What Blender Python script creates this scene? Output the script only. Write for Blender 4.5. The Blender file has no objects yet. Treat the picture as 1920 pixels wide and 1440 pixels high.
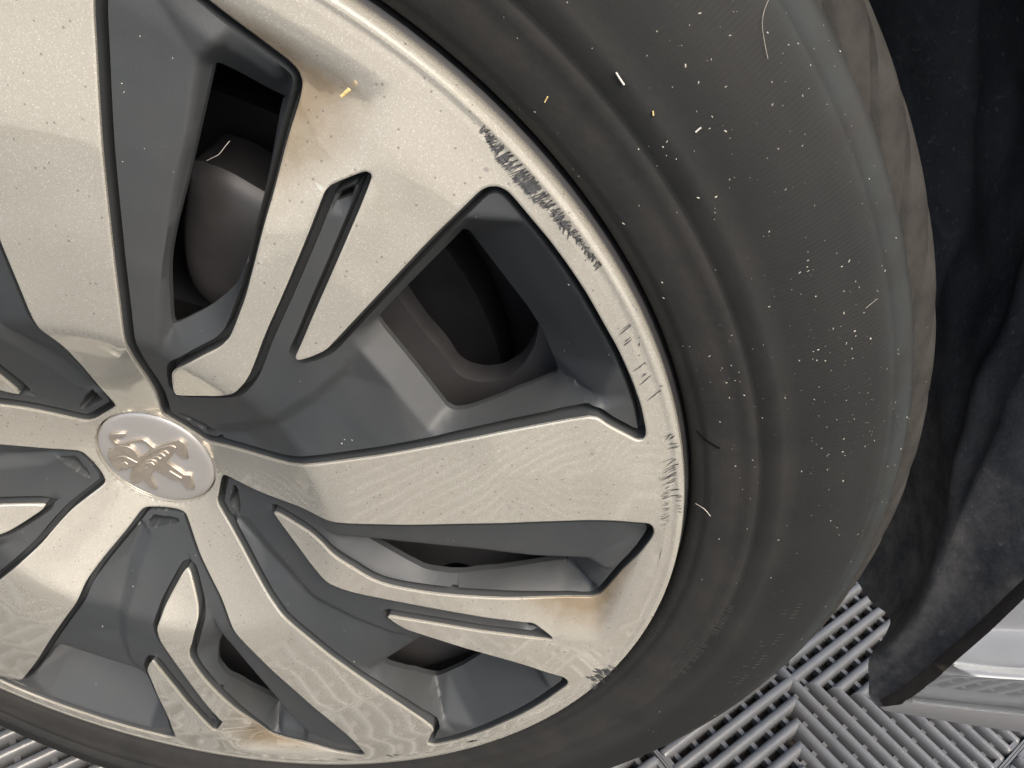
import bpy, bmesh, math, random
import numpy as np
from mathutils import Vector, Matrix
from mathutils.geometry import delaunay_2d_cdt

random.seed(7)
rng = np.random.default_rng(7)
sc = bpy.context.scene
R = math.radians

# ---------------------------------------------------------------- camera
cam_d = bpy.data.cameras.new('camera')
cam = bpy.data.objects.new('camera', cam_d)
sc.collection.objects.link(cam)
sc.camera = cam
CAM = Vector((0.14340118, -0.20473886, 0.55559931))
M = ((0.98138267, 0.19174313, -0.01107409), (0.12877883, -0.61414921, 0.77861208), (0.14249238, -0.7655425, -0.62740784))
# columns: image right, image down, view direction
cam.matrix_world = Matrix(((M[0][0], -M[0][1], -M[0][2], CAM.x), (M[1][0], -M[1][1], -M[1][2], CAM.y),
                           (M[2][0], -M[2][1], -M[2][2], CAM.z), (0, 0, 0, 1)))
cam_d.sensor_fit = 'HORIZONTAL'
cam_d.sensor_width = 36.0
cam_d.lens = 36.0 * 1509.98 / 1920.0
cam_d.clip_start = 0.01
cam_d.clip_end = 2000.0

# ---------------------------------------------------------------- world + sun
SUN_EL, SUN_AZ = R(54), R(138)
world = bpy.data.worlds.new('World')
sc.world = world
world.use_nodes = True
wn = world.node_tree
sky = wn.nodes.new('ShaderNodeTexSky')
sky.sky_type = 'NISHITA'
sky.sun_disc = False
sky.sun_elevation = SUN_EL
sky.sun_rotation = SUN_AZ
sky.air_density = 1.0
sky.dust_density = 6.5
sky.ozone_density = 1.0
bg = wn.nodes['Background']
bg.inputs['Strength'].default_value = 0.15
wn.links.new(sky.outputs[0], bg.inputs['Color'])
sun_d = bpy.data.lights.new('sun', 'SUN')
sun_d.energy = 1.5
sun_d.angle = R(50)
sun_d.color = (1.0, 0.95, 0.85)
sun = bpy.data.objects.new('sun', sun_d)
sc.collection.objects.link(sun)
sd = Vector((math.sin(SUN_AZ) * math.cos(SUN_EL), math.cos(SUN_AZ) * math.cos(SUN_EL), math.sin(SUN_EL)))
sun.rotation_euler = (-sd).to_track_quat('-Z', 'Y').to_euler()
vs = sc.view_settings
vs.view_transform = 'Standard'
vs.look = 'None'
vs.exposure = 1.10
vs.gamma = 1.0

# ---------------------------------------------------------------- helpers
def link(o, parent=None):
    sc.collection.objects.link(o)
    if parent: o.parent = parent
    return o

def mk(name, v, f, mat=None, parent=None, smooth=True, sharp=None):
    m = bpy.data.meshes.new(name)
    m.from_pydata([tuple(map(float, p)) for p in v], [], [tuple(int(i) for i in q) for q in f])
    m.validate()
    if smooth:
        m.polygons.foreach_set('use_smooth', [True] * len(m.polygons))
        if sharp is not None: m.set_sharp_from_angle(angle=R(sharp))
    if mat: m.materials.append(mat)
    return link(bpy.data.objects.new(name, m), parent)

def empty(name, parent=None, label=None, cat=None):
    o = link(bpy.data.objects.new(name, None), parent)
    o.empty_display_size = 0.05
    if label: o['label'] = label
    if cat: o['category'] = cat
    return o

class N:
    """small node helper"""
    def __init__(s, name):
        s.m = bpy.data.materials.new(name); s.m.use_nodes = True
        s.t = s.m.node_tree; s.b = s.t.nodes['Principled BSDF']
        s.tc = s.t.nodes.new('ShaderNodeTexCoord')
    def node(s, k, **kw):
        n = s.t.nodes.new(k)
        for a, b in kw.items(): setattr(n, a, b)
        return n
    def l(s, a, b): s.t.links.new(a, b)
    def noise(s, scale, detail=3, rough=0.5, vec=None, dist=0.0):
        n = s.node('ShaderNodeTexNoise'); n.inputs['Scale'].default_value = scale
        n.inputs['Detail'].default_value = detail; n.inputs['Roughness'].default_value = rough
        n.inputs['Distortion'].default_value = dist
        s.l(vec or s.tc.outputs['Object'], n.inputs['Vector']); return n.outputs['Fac']
    def voro(s, scale, out='Distance', vec=None):
        n = s.node('ShaderNodeTexVoronoi'); n.inputs['Scale'].default_value = scale
        s.l(vec or s.tc.outputs['Object'], n.inputs['Vector']); return n.outputs[out]
    def ramp(s, fac, stops):
        n = s.node('ShaderNodeValToRGB'); e = n.color_ramp.elements
        while len(e) < len(stops): e.new(0.5)
        for el, (p, c) in zip(e, stops):
            el.position = p; el.color = (*c, 1) if isinstance(c, tuple) else (c, c, c, 1)
        s.l(fac, n.inputs['Fac']); return n.outputs['Color']
    def mix(s, fac, a, b):
        n = s.node('ShaderNodeMix', data_type='RGBA')
        for i, x in ((0, fac), (6, a), (7, b)):
            if isinstance(x, (int, float)): n.inputs[i].default_value = x
            elif isinstance(x, tuple): n.inputs[i].default_value = (*x, 1)
            else: s.l(x, n.inputs[i])
        return n.outputs[2]
    def math(s, op, a, b=None):
        n = s.node('ShaderNodeMath', operation=op)
        for i, x in ((0, a), (1, b)):
            if x is None: continue
            if isinstance(x, (int, float)): n.inputs[i].default_value = x
            else: s.l(x, n.inputs[i])
        return n.outputs[0]
    def set(s, **kw):
        for k, x in kw.items():
            i = s.b.inputs[k.replace('_', ' ')]
            if isinstance(x, tuple): i.default_value = (*x, 1)
            elif isinstance(x, (int, float)): i.default_value = x
            else: s.l(x, i)
    def bump(s, h, strength, dist=0.001, prev=None):
        n = s.node('ShaderNodeBump'); n.inputs['Strength'].default_value = strength
        n.inputs['Distance'].default_value = dist; s.l(h, n.inputs['Height'])
        if prev: s.l(prev, n.inputs['Normal'])
        s.l(n.outputs[0], s.b.inputs['Normal']); return n.outputs[0]
    def attr(s, name):
        n = s.node('ShaderNodeAttribute'); n.attribute_name = name; return n.outputs['Fac']

# ---------------------------------------------------------------- materials
def m_silver():
    n = N('silver_paint')
    fl = n.voro(3600, 'Color'); sep = n.node('ShaderNodeSeparateColor'); n.l(fl, sep.inputs[0])
    flake = n.ramp(sep.outputs[0], [(0.0, (0.565, 0.54, 0.455)), (0.72, (0.625, 0.60, 0.515)), (0.93, (0.675, 0.655, 0.58)), (1.0, (0.86, 0.84, 0.77))])
    soil = n.noise(14, 4, 0.6)
    base = n.mix(n.ramp(soil, [(0.42, 0.0), (0.75, 0.35)]), flake, (0.53, 0.49, 0.42))
    st = n.math('MULTIPLY', n.attr('stain'), n.math('ADD', n.noise(70, 5, 0.65), 0.35))
    base = n.mix(n.ramp(st, [(0.12, 0.0), (0.75, 0.85)]), base, (0.36, 0.27, 0.16))
    # stone chips
    cv = n.node('ShaderNodeTexVoronoi'); cv.inputs['Scale'].default_value = 210; n.l(n.tc.outputs['Object'], cv.inputs['Vector'])
    wob = n.math('ADD', cv.outputs['Distance'], n.math('MULTIPLY', n.noise(900, 2), 0.16))
    s2 = n.node('ShaderNodeSeparateColor'); n.l(cv.outputs['Color'], s2.inputs[0])
    lim = n.math('MULTIPLY', n.ramp(s2.outputs[0], [(0.60, 0.0), (0.98, 0.55)]), n.ramp(n.noise(22, 2), [(0.40, 0.25), (0.60, 1.0)]))
    chip = n.math('LESS_THAN', n.math('SUBTRACT', wob, 0.10), n.math('MULTIPLY', lim, 0.34))
    c3 = n.node('ShaderNodeTexVoronoi'); c3.inputs['Scale'].default_value = 620; n.l(n.tc.outputs['Object'], c3.inputs['Vector'])
    s3 = n.node('ShaderNodeSeparateColor'); n.l(c3.outputs['Color'], s3.inputs[0])
    tiny = n.math('LESS_THAN', c3.outputs['Distance'], n.math('MULTIPLY', n.math('GREATER_THAN', s3.outputs[1], 0.93), 0.24))
    base = n.mix(n.math('MULTIPLY', tiny, 0.55), base, (0.16, 0.14, 0.13))
    base = n.mix(n.math('MULTIPLY', chip, 0.75), base, (0.10, 0.08, 0.085))
    n.set(Base_Color=base, Metallic=n.math('MULTIPLY', n.math('SUBTRACT', 1.0, chip), 0.62), Roughness=n.math('ADD', n.math('MULTIPLY', soil, 0.10), 0.11),
          Coat_Weight=1.0, Coat_Roughness=0.03, Coat_IOR=1.8)
    n.bump(n.noise(260, 3), 0.05, 0.0006)
    return n.m

def m_plain(name, col, rough, metal=0.0, coat=0.0, var=0.25, scale=60, bump=0.1, bs=900, bd=0.0004, spec=0.5, dust=0.0, dustcol=(0.16, 0.13, 0.10)):
    n = N(name)
    k = n.noise(scale, 5, 0.6)
    c2 = tuple(max(0.0, x * (1 - var)) for x in col); c1 = tuple(min(1.0, x * (1 + var)) for x in col)
    base = n.ramp(k, [(0.3, c2), (0.7, c1)])
    if dust:
        d = n.ramp(n.noise(scale * 0.35, 6, 0.7), [(0.42, 0.0), (0.75, dust)])
        base = n.mix(d, base, dustcol)
    n.set(Base_Color=base, Roughness=n.math('ADD', n.math('MULTIPLY', n.noise(scale * 2, 3), 0.16), rough - 0.08), Metallic=metal, Coat_Weight=coat, Specular_IOR_Level=spec)
    if bump: n.bump(n.noise(bs, 3), bump, bd)
    return n.m

def m_tyre():
    n = N('tyre_rubber')
    rr = n.attr('rad'); th = n.attr('ang')
    k = n.noise(9, 6, 0.65); k2 = n.noise(45, 5, 0.7)
    base = n.ramp(k, [(0.3, (0.016, 0.0170, 0.0172)), (0.55, (0.0215, 0.0226, 0.0226)), (0.8, (0.029, 0.0298, 0.0295))])
    # brown road film, heavier near the bead
    film = n.math('MULTIPLY', n.ramp(rr, [(0.218, 0.55), (0.232, 0.75), (0.244, 0.45), (0.275, 0.25), (0.29, 0.5)]), n.ramp(k2, [(0.32, 0.15), (0.62, 1.0)]))
    base = n.mix(n.math('MULTIPLY', film, 0.62), base, (0.043, 0.0395, 0.0355))
    rv = n.node('ShaderNodeCombineXYZ'); n.l(n.math('MULTIPLY', rr, 190.0), rv.inputs[0]); n.l(n.math('MULTIPLY', th, 0.9), rv.inputs[1])
    band = n.noise(1.0, 3, 0.6, vec=rv.outputs[0])
    base = n.mix(n.ramp(band, [(0.40, 0.0), (0.65, 0.22)]), base, (0.018, 0.0175, 0.017))
    base = n.mix(n.ramp(rr, [(0.2485, 0.0), (0.254, 0.45), (0.2805, 0.45), (0.2835, 0.0)]), base, (0.014, 0.0145, 0.0145))  # ribbed outer band coloured darker to offset the light falling on it
    grey = n.math('MULTIPLY', n.ramp(rr, [(0.2805, 0.0), (0.284, 0.8), (0.2900, 0.7), (0.2925, 0.0)]), n.ramp(n.noise(42, 6, 0.7), [(0.35, 0.05), (0.65, 1.0)]))
    base = n.mix(grey, base, (0.031, 0.037, 0.038))
    base = n.mix(n.ramp(rr, [(0.2902, 0.0), (0.2912, 0.9)]), base, (0.006, 0.006, 0.006))  # near-black painted into the tread grooves, standing in for their shade
    n.set(Base_Color=base, Roughness=n.math('ADD', n.math('MULTIPLY', k2, 0.16), 0.60), Specular_IOR_Level=0.07)
    fine = n.math('SINE', n.math('MULTIPLY', th, 1150.0))
    msk = n.ramp(rr, [(0.2485, 0.0), (0.256, 0.55), (0.281, 1.0), (0.2825, 0.0)])
    h = n.math('ADD', n.math('MULTIPLY', fine, n.math('MULTIPLY', msk, 0.07)), n.math('MULTIPLY', k2, 0.5))
    cord = n.math('MULTIPLY', n.math('SINE', n.math('MULTIPLY', th, 620.0)), n.ramp(rr, [(0.2175, 0.0), (0.2185, 0.6), (0.2215, 0.6), (0.2225, 0.0)]))
    h = n.math('ADD', h, n.math('MULTIPLY', cord, 0.22))
    h = n.math('ADD', h, n.math('MULTIPLY', n.noise(700, 3), 0.25))
    n.bump(h, 0.55, 0.0006)
    return n.m

SILVER = m_silver()
CAPM = m_plain('cap_paint', (0.50, 0.485, 0.46), 0.38, metal=0.6, coat=0.4, var=0.05, scale=30, bump=0.04)
EMB = m_plain('emblem_metal', (0.46, 0.41, 0.34), 0.36, metal=0.7, coat=0.1, var=0.12, scale=200, bump=0.05)
DARK = m_plain('charcoal_plastic', (0.030, 0.034, 0.0365), 0.58, metal=0.0, coat=0.0, var=0.10, scale=25, bump=0.10, bs=1300, spec=0.55, dust=0.3, dustcol=(0.072, 0.062, 0.052))
BLACK = m_plain('black_steel', (0.016, 0.0155, 0.017), 0.55, var=0.3, bump=0.1)
STEEL = m_plain('steel_wheel_paint', (0.052, 0.051, 0.053), 0.40, metal=0.2, var=0.25, scale=35, bump=0.15, bs=300)
SCUFF = m_plain('scuffed_plastic', (0.042, 0.043, 0.045), 0.6, var=0.5, scale=500, bump=0.4, bs=1500)
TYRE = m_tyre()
DUST = m_plain('dust_flake', (0.36, 0.34, 0.28), 0.7, var=0.3, scale=300, bump=0)
STRAW = m_plain('straw', (0.52, 0.40, 0.17), 0.6, var=0.3, scale=800, bump=0)
WHITE = m_plain('pale_fibre', (0.5, 0.48, 0.43), 0.5, var=0.1, scale=300, bump=0)
CRUMB = m_plain('black_rubber_crumb', (0.005, 0.004, 0.004), 0.95, var=0.2, spec=0.0, bump=0)
TILE = m_plain('grey_tile_plastic', (0.088, 0.092, 0.096), 0.24, var=0.14, scale=40, bump=0.25, bs=500, bd=0.0006, spec=0.5, dust=0.25, dustcol=(0.15, 0.135, 0.11))
CONC = m_plain('dark_ground', (0.016, 0.013, 0.010), 0.9, var=0.5, scale=30, bump=0.3, bs=120, bd=0.002)
CARP = m_plain('car_silver_paint', (0.30, 0.315, 0.33), 0.22, metal=0.6, coat=0.8, var=0.05, scale=20, bump=0.03)
TRIM = m_plain('grey_trim_plastic', (0.24, 0.24, 0.24), 0.5, var=0.1, scale=300, bump=0.3, bs=1500)
LIP = m_plain('dusty_arch_edge', (0.13, 0.11, 0.085), 0.7, var=0.35, scale=60, bump=0.3, bs=300)

def m_liner():
    n = N('arch_liner_felt')
    k = n.noise(7, 6, 0.7); k2 = n.noise(38, 6, 0.7, dist=0.6)
    base = n.ramp(k, [(0.3, (0.036, 0.040, 0.045)), (0.55, (0.064, 0.070, 0.078)), (0.8, (0.13, 0.137, 0.145))])
    low = n.ramp(n.node_z, [(0.14, 1.0), (0.36, 0.0)]) if hasattr(n, 'node_z') else None
    smear = n.ramp(k2, [(0.55, 0.0), (0.72, 0.4)])
    base = n.mix(smear, base, (0.16, 0.165, 0.17))
    sp = n.node('ShaderNodeSeparateXYZ'); n.l(n.tc.outputs['Object'], sp.inputs[0])
    mud = n.math('MULTIPLY', n.ramp(sp.outputs['Z'], [(0.19, 1.0), (0.36, 0.12)]), n.ramp(n.noise(55, 6, 0.75), [(0.36, 0.1), (0.66, 0.9)]))
    base = n.mix(mud, base, (0.27, 0.245, 0.21))
    base = n.mix(n.ramp(n.noise(230, 3, 0.8), [(0.60, 0.0), (0.70, 0.55)]), base, (0.26, 0.265, 0.265))
    n.set(Base_Color=base, Roughness=0.72, Specular_IOR_Level=0.4)
    n.bump(n.math('ADD', n.noise(160, 6, 0.7), n.math('MULTIPLY', k2, 0.8)), 0.5, 0.0016)
    return n.m
LINER = m_liner()

# ---------------------------------------------------------------- wheel data (mm, wheel plane, z towards the viewer)
D = {"HOLE":[[22.12,65.36,0.56,0.0],[20.6,54.22,-4.28,0.0],[18.79,44.93,-8.21,0.0],[15.89,36.71,-11.81,0.0],[13.92,31.57,-14.09,0.0],[12.88,28.53,-15.42,0.0],[13.02,26.69,-16.08,0.0],[14.35,24.85,-16.49,0.0],[16.17,23.1,-16.7,0.0],[18.06,21.53,-16.74,0.0],[21.18,19.07,-16.57,0.0],[23.7,17.22,-16.24,0.0],[25.97,15.61,-15.83,0.0],[28.15,15.22,-15.13,0.0],[32.19,16.12,-13.47,0.0],[38.13,17.62,-10.98,0.0],[46.16,19.21,-7.67,0.0],[56.16,21.11,-3.4,0.0],[68.38,24.08,2.21,0.0],[78.69,29.11,7.35,0.0],[92.75,32.85,7.7,0.0],[117.45,39.86,7.23,0.0],[146.38,48.93,5.61,0.0],[165.91,54.21,3.79,0.0],[176.34,56.87,3.04,0.0],[178.58,57.44,2.92,0.0],[181.55,57.13,2.76,0.0],[185.56,53.75,2.43,0.0],[191.59,49.85,1.88,0.0],[194.37,47.99,1.62,0.0],[195.64,47.52,1.49,0.0],[197.19,47.99,1.31,0.0],[197.91,49.88,1.21,0.0],[197.67,52.65,1.17,0.0],[195.28,62.69,1.13,0.0],[191.61,72.86,1.13,0.0],[186.7,84.1,1.15,0.0],[181.26,94.17,1.19,0.0],[176.07,103.77,1.19,0.0],[170.65,112.4,1.19,0.0],[164.84,120.67,1.19,0.0],[159.11,127.81,1.21,0.0],[155.43,132.44,1.2,0.0],[153.26,134.86,1.2,0.0],[150.81,136.19,1.28,0.0],[148.19,136.18,1.5,0.0],[146.13,135.27,1.75,0.0],[144.18,133.59,2.04,0.0],[130.7,120.11,3.52,0.0],[113.33,101.32,5.82,0.0],[103.78,90.95,6.57,0.0],[98.77,85.4,6.92,0.0],[94.67,80.97,7.2,0.0],[88.98,78.01,7.5,0.0],[84.7,76.54,7.69,0.0],[84.25,77.97,7.66,0.0],[87.25,83.23,7.39,0.0],[93.51,95.28,6.78,0.0],[102.6,112.01,5.83,0.0],[111.75,129.43,4.11,0.0],[114.08,134.13,3.65,0.0],[116.03,138.27,3.28,0.0],[115.85,139.32,3.24,0.0],[114.73,139.9,3.25,0.0],[113.37,139.71,3.31,0.0],[107.35,137.24,3.52,0.3],[104.09,135.74,3.61,0.5],[102.37,134.17,3.81,0.5],[101.99,133.62,4.37,0.0],[94.45,119.09,5.82,0.0],[84.48,101.06,6.86,0.0],[75.57,85.66,7.69,0.0],[69.96,74.74,7.7,0.0],[66.6,68.77,7.7,0.0],[63.68,64.94,7.7,0.0],[59.83,60.98,7.44,0.0],[55.07,58.16,5.89,0.0],[48.17,54.08,2.18,0.0],[28.6,46.07,-5.92,0.0],[28.44,48.85,-4.93,0.0],[32.88,58.43,-0.3,0.0],[35.67,63.51,2.38,0.0],[39.25,67.57,4.94,0.0],[51.53,75.44,7.7,0.0],[59.43,79.89,7.7,0.0],[63.67,83.97,7.7,0.0],[66.59,88.67,7.7,0.0],[69.58,94.16,7.55,0.0],[72.41,99.4,7.28,0.0],[75.58,106.52,6.92,0.0],[78.5,113.22,6.28,0.3],[82.66,123.22,5.08,1.0],[86.63,132.06,3.49,1.8],[93.19,148.55,-0.28,4.0],[97.29,157.36,-2.35,5.4],[98.6,161.44,-2.86,5.7],[97.93,164.52,-3.07,5.7],[95.58,167.32,-3.01,5.5],[91.43,170.82,-2.53,4.9],[88.51,173.33,-2.23,4.5],[82.19,178.51,-1.55,3.6],[72.36,187.73,0.01,1.5],[64.31,194.06,0.58,0.6],[60.7,195.87,0.93,0.2],[57.5,196.01,1.19,0.0],[55.39,194.92,1.34,0.0],[54.16,192.06,1.7,0.0],[49.62,182.32,2.85,0.0],[42.81,154.51,5.07,0.0],[37.84,132.18,6.59,0.0],[33.36,110.89,7.62,0.0],[29.09,91.52,7.7,0.0],[26.2,79.69,7.35,0.0]],"OPEN":[[[72.24,162.68,-5.8,9.28],[73.06,164.63,-6.8,10.09],[74.19,164.58,-8.0,11.27],[77.52,161.06,-11.5,14.91],[83.01,156.17,-14.5,18.08],[87.01,153.71,-15.5,19.1],[88.77,153.25,-13.0,16.56],[86.87,153.1,-14.5,18.16],[81.98,136.1,-9.0,14.2],[77.89,119.24,-5.0,11.36],[72.63,109.99,-1.5,8.36],[67.34,100.39,-0.5,7.87],[61.85,95.17,-1.0,8.7],[53.71,88.88,-1.5,9.2],[41.03,82.53,0.0,7.7],[40.75,84.53,0.5,7.2],[45.18,101.21,1.0,6.7],[47.64,108.93,1.0,6.47],[51.59,117.95,0.5,6.5],[57.21,129.54,-1.0,7.4],[62.33,140.47,-2.5,8.17],[67.6,152.26,-4.2,8.71]],[[136.68,112.81,-20.0,23.55],[138.6,110.5,-20.0,23.55],[159.85,79.58,-19.5,22.93],[166.71,61.92,-18.5,21.99],[166.76,59.14,-18.5,22.08],[165.33,58.23,-18.0,21.72],[151.4,53.93,-12.0,17.04],[136.31,50.2,-5.5,11.72],[132.17,50.17,-4.5,10.91],[129.64,51.62,-4.5,10.99],[127.47,55.47,-4.5,11.02],[118.64,70.7,-4.5,11.06],[109.37,86.32,-4.0,10.5],[111.08,89.53,-3.0,9.35],[117.81,97.3,-3.0,8.75],[126.96,106.71,-5.0,9.57],[134.48,112.98,-11.0,14.69]],[[111.99,136.03,-0.36,4],[110.55,132.76,-0.05,4],[107.74,130.99,0.24,4],[103.7,129.5,0.57,4],[103.21,130.44,0.53,4],[104.43,132.66,0.31,4],[106.1,133.78,0.13,4]],[[24.36,23.15,-21.46,7],[25.46,25.39,-20.49,7],[28.72,25.21,-19.55,7],[31.33,22.93,-19.3,7],[30.16,21.35,-20.07,7]]],"CTRL":[[[71.86,167.49,-0.21,3.4],[64.61,148.37,1.74,3.2],[56.35,131.44,3.23,3.1],[46.26,107.14,4.57,3],[39.39,87.21,4.7,3],[33.05,69.75,1.88,2.6]],[[104.08,83.0,3.8,3],[104.83,79.84,3.66,3.2],[114.51,64.34,3.68,3.2],[124.45,47.65,3.59,3.2]],[[98.05,72.9,5.11,2.2],[85.27,60.97,5.5,2.2],[72.12,51.49,5.42,2.2],[51.37,37.19,-4.1,2.2],[35.05,27.81,-12.25,2.4]],[[98.51,68.57,2.82,4.6],[85.81,55.81,3.1,4.6],[71.91,45.6,2.82,4.6],[49.1,28.02,-9.53,4.6],[34.84,20.05,-15.73,4]],[[34.0,23.05,-14.37,3],[28.0,20.57,-16.99,3],[18.75,28.39,-17.29,3],[20.89,29.33,-16.47,3],[29.06,26.04,-15.22,3]],[[29.8,17.6,-22.04,8],[33.71,17.53,-20.64,8]]],"CREASE":[[[71.86,167.49,-0.21,3.4],[60.96,191.03,-1.41,3]],[[88.77,153.25,-13.0,16.56],[94.62,162.44,-5.1,8]],[[166.76,59.14,-18.5,22.08],[181.98,61.29,-2.43,5]]],"T":[124.96,158.97,1.39],"LOBE":[[41.69,125.04,-34.0],[53.38,121.42,-34.0],[65.54,113.6,-34.0],[76.49,107.48,-34.0],[71.77,82.21,-34.0],[52.97,69.68,-34.0],[39.08,64.01,-34.0],[33.37,66.49,-34.0],[29.3,73.26,-34.0],[28.48,82.97,-34.0],[31.1,97.12,-34.0],[36.57,111.55,-34.0]],"H2":[[100.63,92.47,-34.0],[107.53,77.1,-34.0],[114.15,64.01,-34.0],[122.32,52.56,-34.0],[125.88,44.57,-34.0],[130.23,41.08,-34.0],[137.0,39.84,-34.0],[144.25,41.48,-34.0],[152.07,47.96,-34.0],[157.07,58.13,-34.0],[158.96,69.93,-34.0],[158.3,91.58,-34.0],[145.96,110.76,-34.0],[130.54,119.4,-34.0],[113.68,109.23,-34.0]],"SCU":[[147.85,153.37,0.95,0],[151.82,149.25,1.01,0],[158.4,142.83,0.82,0],[161.73,138.11,1.11,0],[165.42,133.35,1.2,0],[170.2,128.2,0.92,0],[174.09,122.7,0.97,0],[179.37,115.31,0.85,0],[180.72,112.84,0.93,0]],"SCL":[[147.01,152.56,1.13,0],[147.81,148.63,0.87,0],[150.23,143.59,0.9,0],[153.75,139.23,0.93,0],[157.34,135.52,0.91,0],[159.09,132.95,0.94,0],[163.96,129.46,0.81,0],[166.23,126.34,0.82,0],[169.27,123.73,0.88,0],[173.43,120.19,1.03,0],[176.26,117.52,1.12,0],[180.23,113.37,1.0,0]],"MARKS":[[[186.53,89.64,0.97,0],[189.7,92.94,1.06,0]],[[187.02,91.32,0.87,0],[189.28,93.28,1.03,0]],[[188.12,87.02,0.94,0],[190.0,88.85,0.89,0]],[[187.92,85.3,1.02,0],[190.16,87.85,0.85,0]],[[188.19,86.04,0.97,0],[189.51,87.29,0.83,0]],[[192.51,86.67,1.04,0],[192.75,85.67,1.02,0]],[[192.6,82.42,0.86,0],[193.36,82.12,0.92,0]],[[192.54,76.9,0.94,0],[195.2,79.66,1.01,0]],[[191.57,76.12,1.04,0],[194.08,78.25,0.83,0]],[[194.42,74.12,0.88,0],[195.79,75.13,0.88,0]],[[194.73,75.42,0.81,0],[195.54,74.71,0.84,0]],[[194.08,70.72,1.0,0],[197.28,74.63,1.02,0]],[[200.12,70.83,1.18,0],[201.35,71.1,0.7,0]],[[196.92,64.37,0.95,0],[201.11,69.25,1.11,0]],[[197.68,65.47,0.86,0],[199.61,67.39,0.99,0]],[[203.51,49.1,0.84,0],[206.35,51.14,1.16,0]],[[204.48,48.08,0.92,0],[205.76,50.47,1.13,0]],[[205.58,48.0,1.04,0],[207.25,50.88,0.76,0]],[[205.56,46.15,0.99,0],[208.49,47.55,0.55,0]],[[205.34,43.93,0.91,0],[208.67,45.85,0.65,0]],[[207.33,45.9,1.18,0],[209.27,46.5,0.3,0]],[[203.48,37.92,0.97,0],[207.95,40.1,1.12,0]],[[205.9,36.14,0.81,0],[208.64,39.93,1.19,0]],[[205.19,34.24,0.88,0],[209.96,38.12,0.77,0]],[[205.09,32.97,0.91,0],[208.82,36.14,1.13,0]],[[205.63,32.04,0.87,0],[209.14,35.25,1.15,0]],[[206.41,31.11,0.82,0],[209.53,33.72,1.17,0]],[[204.03,29.76,1.03,0],[208.79,32.25,1.06,0]],[[204.97,29.47,0.96,0],[209.63,32.77,1.16,0]],[[206.47,28.22,0.85,0],[209.62,30.8,1.13,0]],[[207.19,27.93,0.81,0],[209.51,29.66,1.1,0]],[[207.29,24.66,0.82,0],[211.73,26.14,0.8,0]],[[208.26,24.17,0.88,0],[211.3,25.86,1.02,0]],[[208.5,21.85,0.87,0],[212.55,23.03,0.58,0]],[[210.37,21.62,1.08,0],[212.62,22.37,0.58,0]],[[210.78,20.01,1.11,0],[212.81,20.7,0.57,0]],[[211.48,17.78,1.17,0],[213.11,17.99,0.54,0]],[[211.86,16.48,1.2,0],[213.27,16.62,0.52,0]],[[212.26,15.01,1.06,0],[213.46,14.89,0.49,0]]],"PATCH":[[185.94,-97.19,0.89,0],[188.78,-91.98,0.91,0],[189.82,-89.32,0.89,0],[193.23,-87.44,1.15,0],[197.72,-85.53,0.0,0],[199.01,-84.07,0.0,0],[195.8,-92.09,0.0,0],[192.63,-98.62,0.0,0],[188.65,-105.01,0.0,0],[188.2,-99.57,1.0,0]],"EM1":[[-14.2,13.91],[-7.86,14.7],[-8.55,13.45],[-10.64,11.92],[-14.31,10.92],[-13.93,9.24],[-12.76,8.67],[-9.85,9.22],[-5.82,11.17],[-1.4,12.34],[0.3,11.31],[1.6,9.01],[2.66,7.74],[6.63,10.03],[10.92,12.08],[14.73,13.73],[16.92,11.5],[16.27,8.36],[15.56,3.07],[13.4,3.2],[12.07,4.24],[11.42,6.91],[10.25,6.36],[8.07,2.94],[5.54,0.16],[8.27,-2.81],[11.37,-6.4],[14.52,-6.18],[13.9,-9.68],[13.29,-15.09],[9.99,-15.0],[9.44,-12.96],[9.3,-10.66],[6.09,-10.32],[2.54,-8.19],[-1.57,-4.91],[-4.03,-8.23],[-4.48,-11.74],[-3.99,-14.95],[-4.37,-17.12],[-6.4,-17.02],[-7.64,-13.96],[-8.74,-11.29],[-11.04,-13.5],[-13.16,-14.82],[-14.71,-13.36],[-14.47,-11.0],[-12.4,-6.86],[-9.6,-3.61],[-7.41,-1.13],[-6.21,1.0],[-3.6,3.26],[0.29,5.67],[0.35,8.02],[-0.73,10.19],[-3.31,10.57],[-7.1,9.33],[-9.62,7.87],[-14.6,7.27],[-15.94,8.87],[-15.94,11.53],[-15.26,13.29]],"EM2":[[-14.73,6.91],[-16.69,5.19],[-18.41,4.79],[-20.15,0.2],[-20.19,-2.94],[-19.64,-5.24],[-18.48,-7.39],[-17.06,-7.14],[-16.07,-5.67],[-15.29,-6.27],[-13.79,-5.97],[-12.54,-4.29],[-11.61,-4.64],[-9.85,-3.86],[-7.59,-1.69],[-5.89,1.25],[-6.16,2.77],[-6.46,4.8],[-7.27,6.72],[-8.99,7.71],[-11.62,8.01]],"EMR":[[[-17.06,0.08],[-14.87,1.42],[-12.44,1.98],[-9.96,0.6],[-7.77,-1.17]],[[-10.07,-6.15],[-8.01,-2.99],[-4.18,1.43],[0.07,5.17],[5.44,8.32],[10.0,10.07],[11.66,10.03],[12.26,9.23]],[[-5.64,-3.19],[-3.63,-1.18],[-0.99,-0.45],[-0.35,-1.72]],[[-3.19,0.21],[-0.77,1.35],[1.07,0.66],[1.0,-0.68]],[[0.22,2.34],[2.26,3.43],[3.78,2.27]],[[2.89,4.37],[4.91,5.45],[6.12,3.83]],[[5.53,6.39],[7.41,7.01],[8.16,5.57]],[[-8.43,-7.57],[-6.09,-4.59],[-3.43,-3.85]],[[-15.27,-2.87],[-13.36,-1.32],[-12.38,-2.56]],[[-17.24,-3.53],[-16.04,-2.05],[-13.93,-0.93]],[[5.66,-4.67],[7.83,-6.69],[9.79,-8.3]]]}

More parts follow.
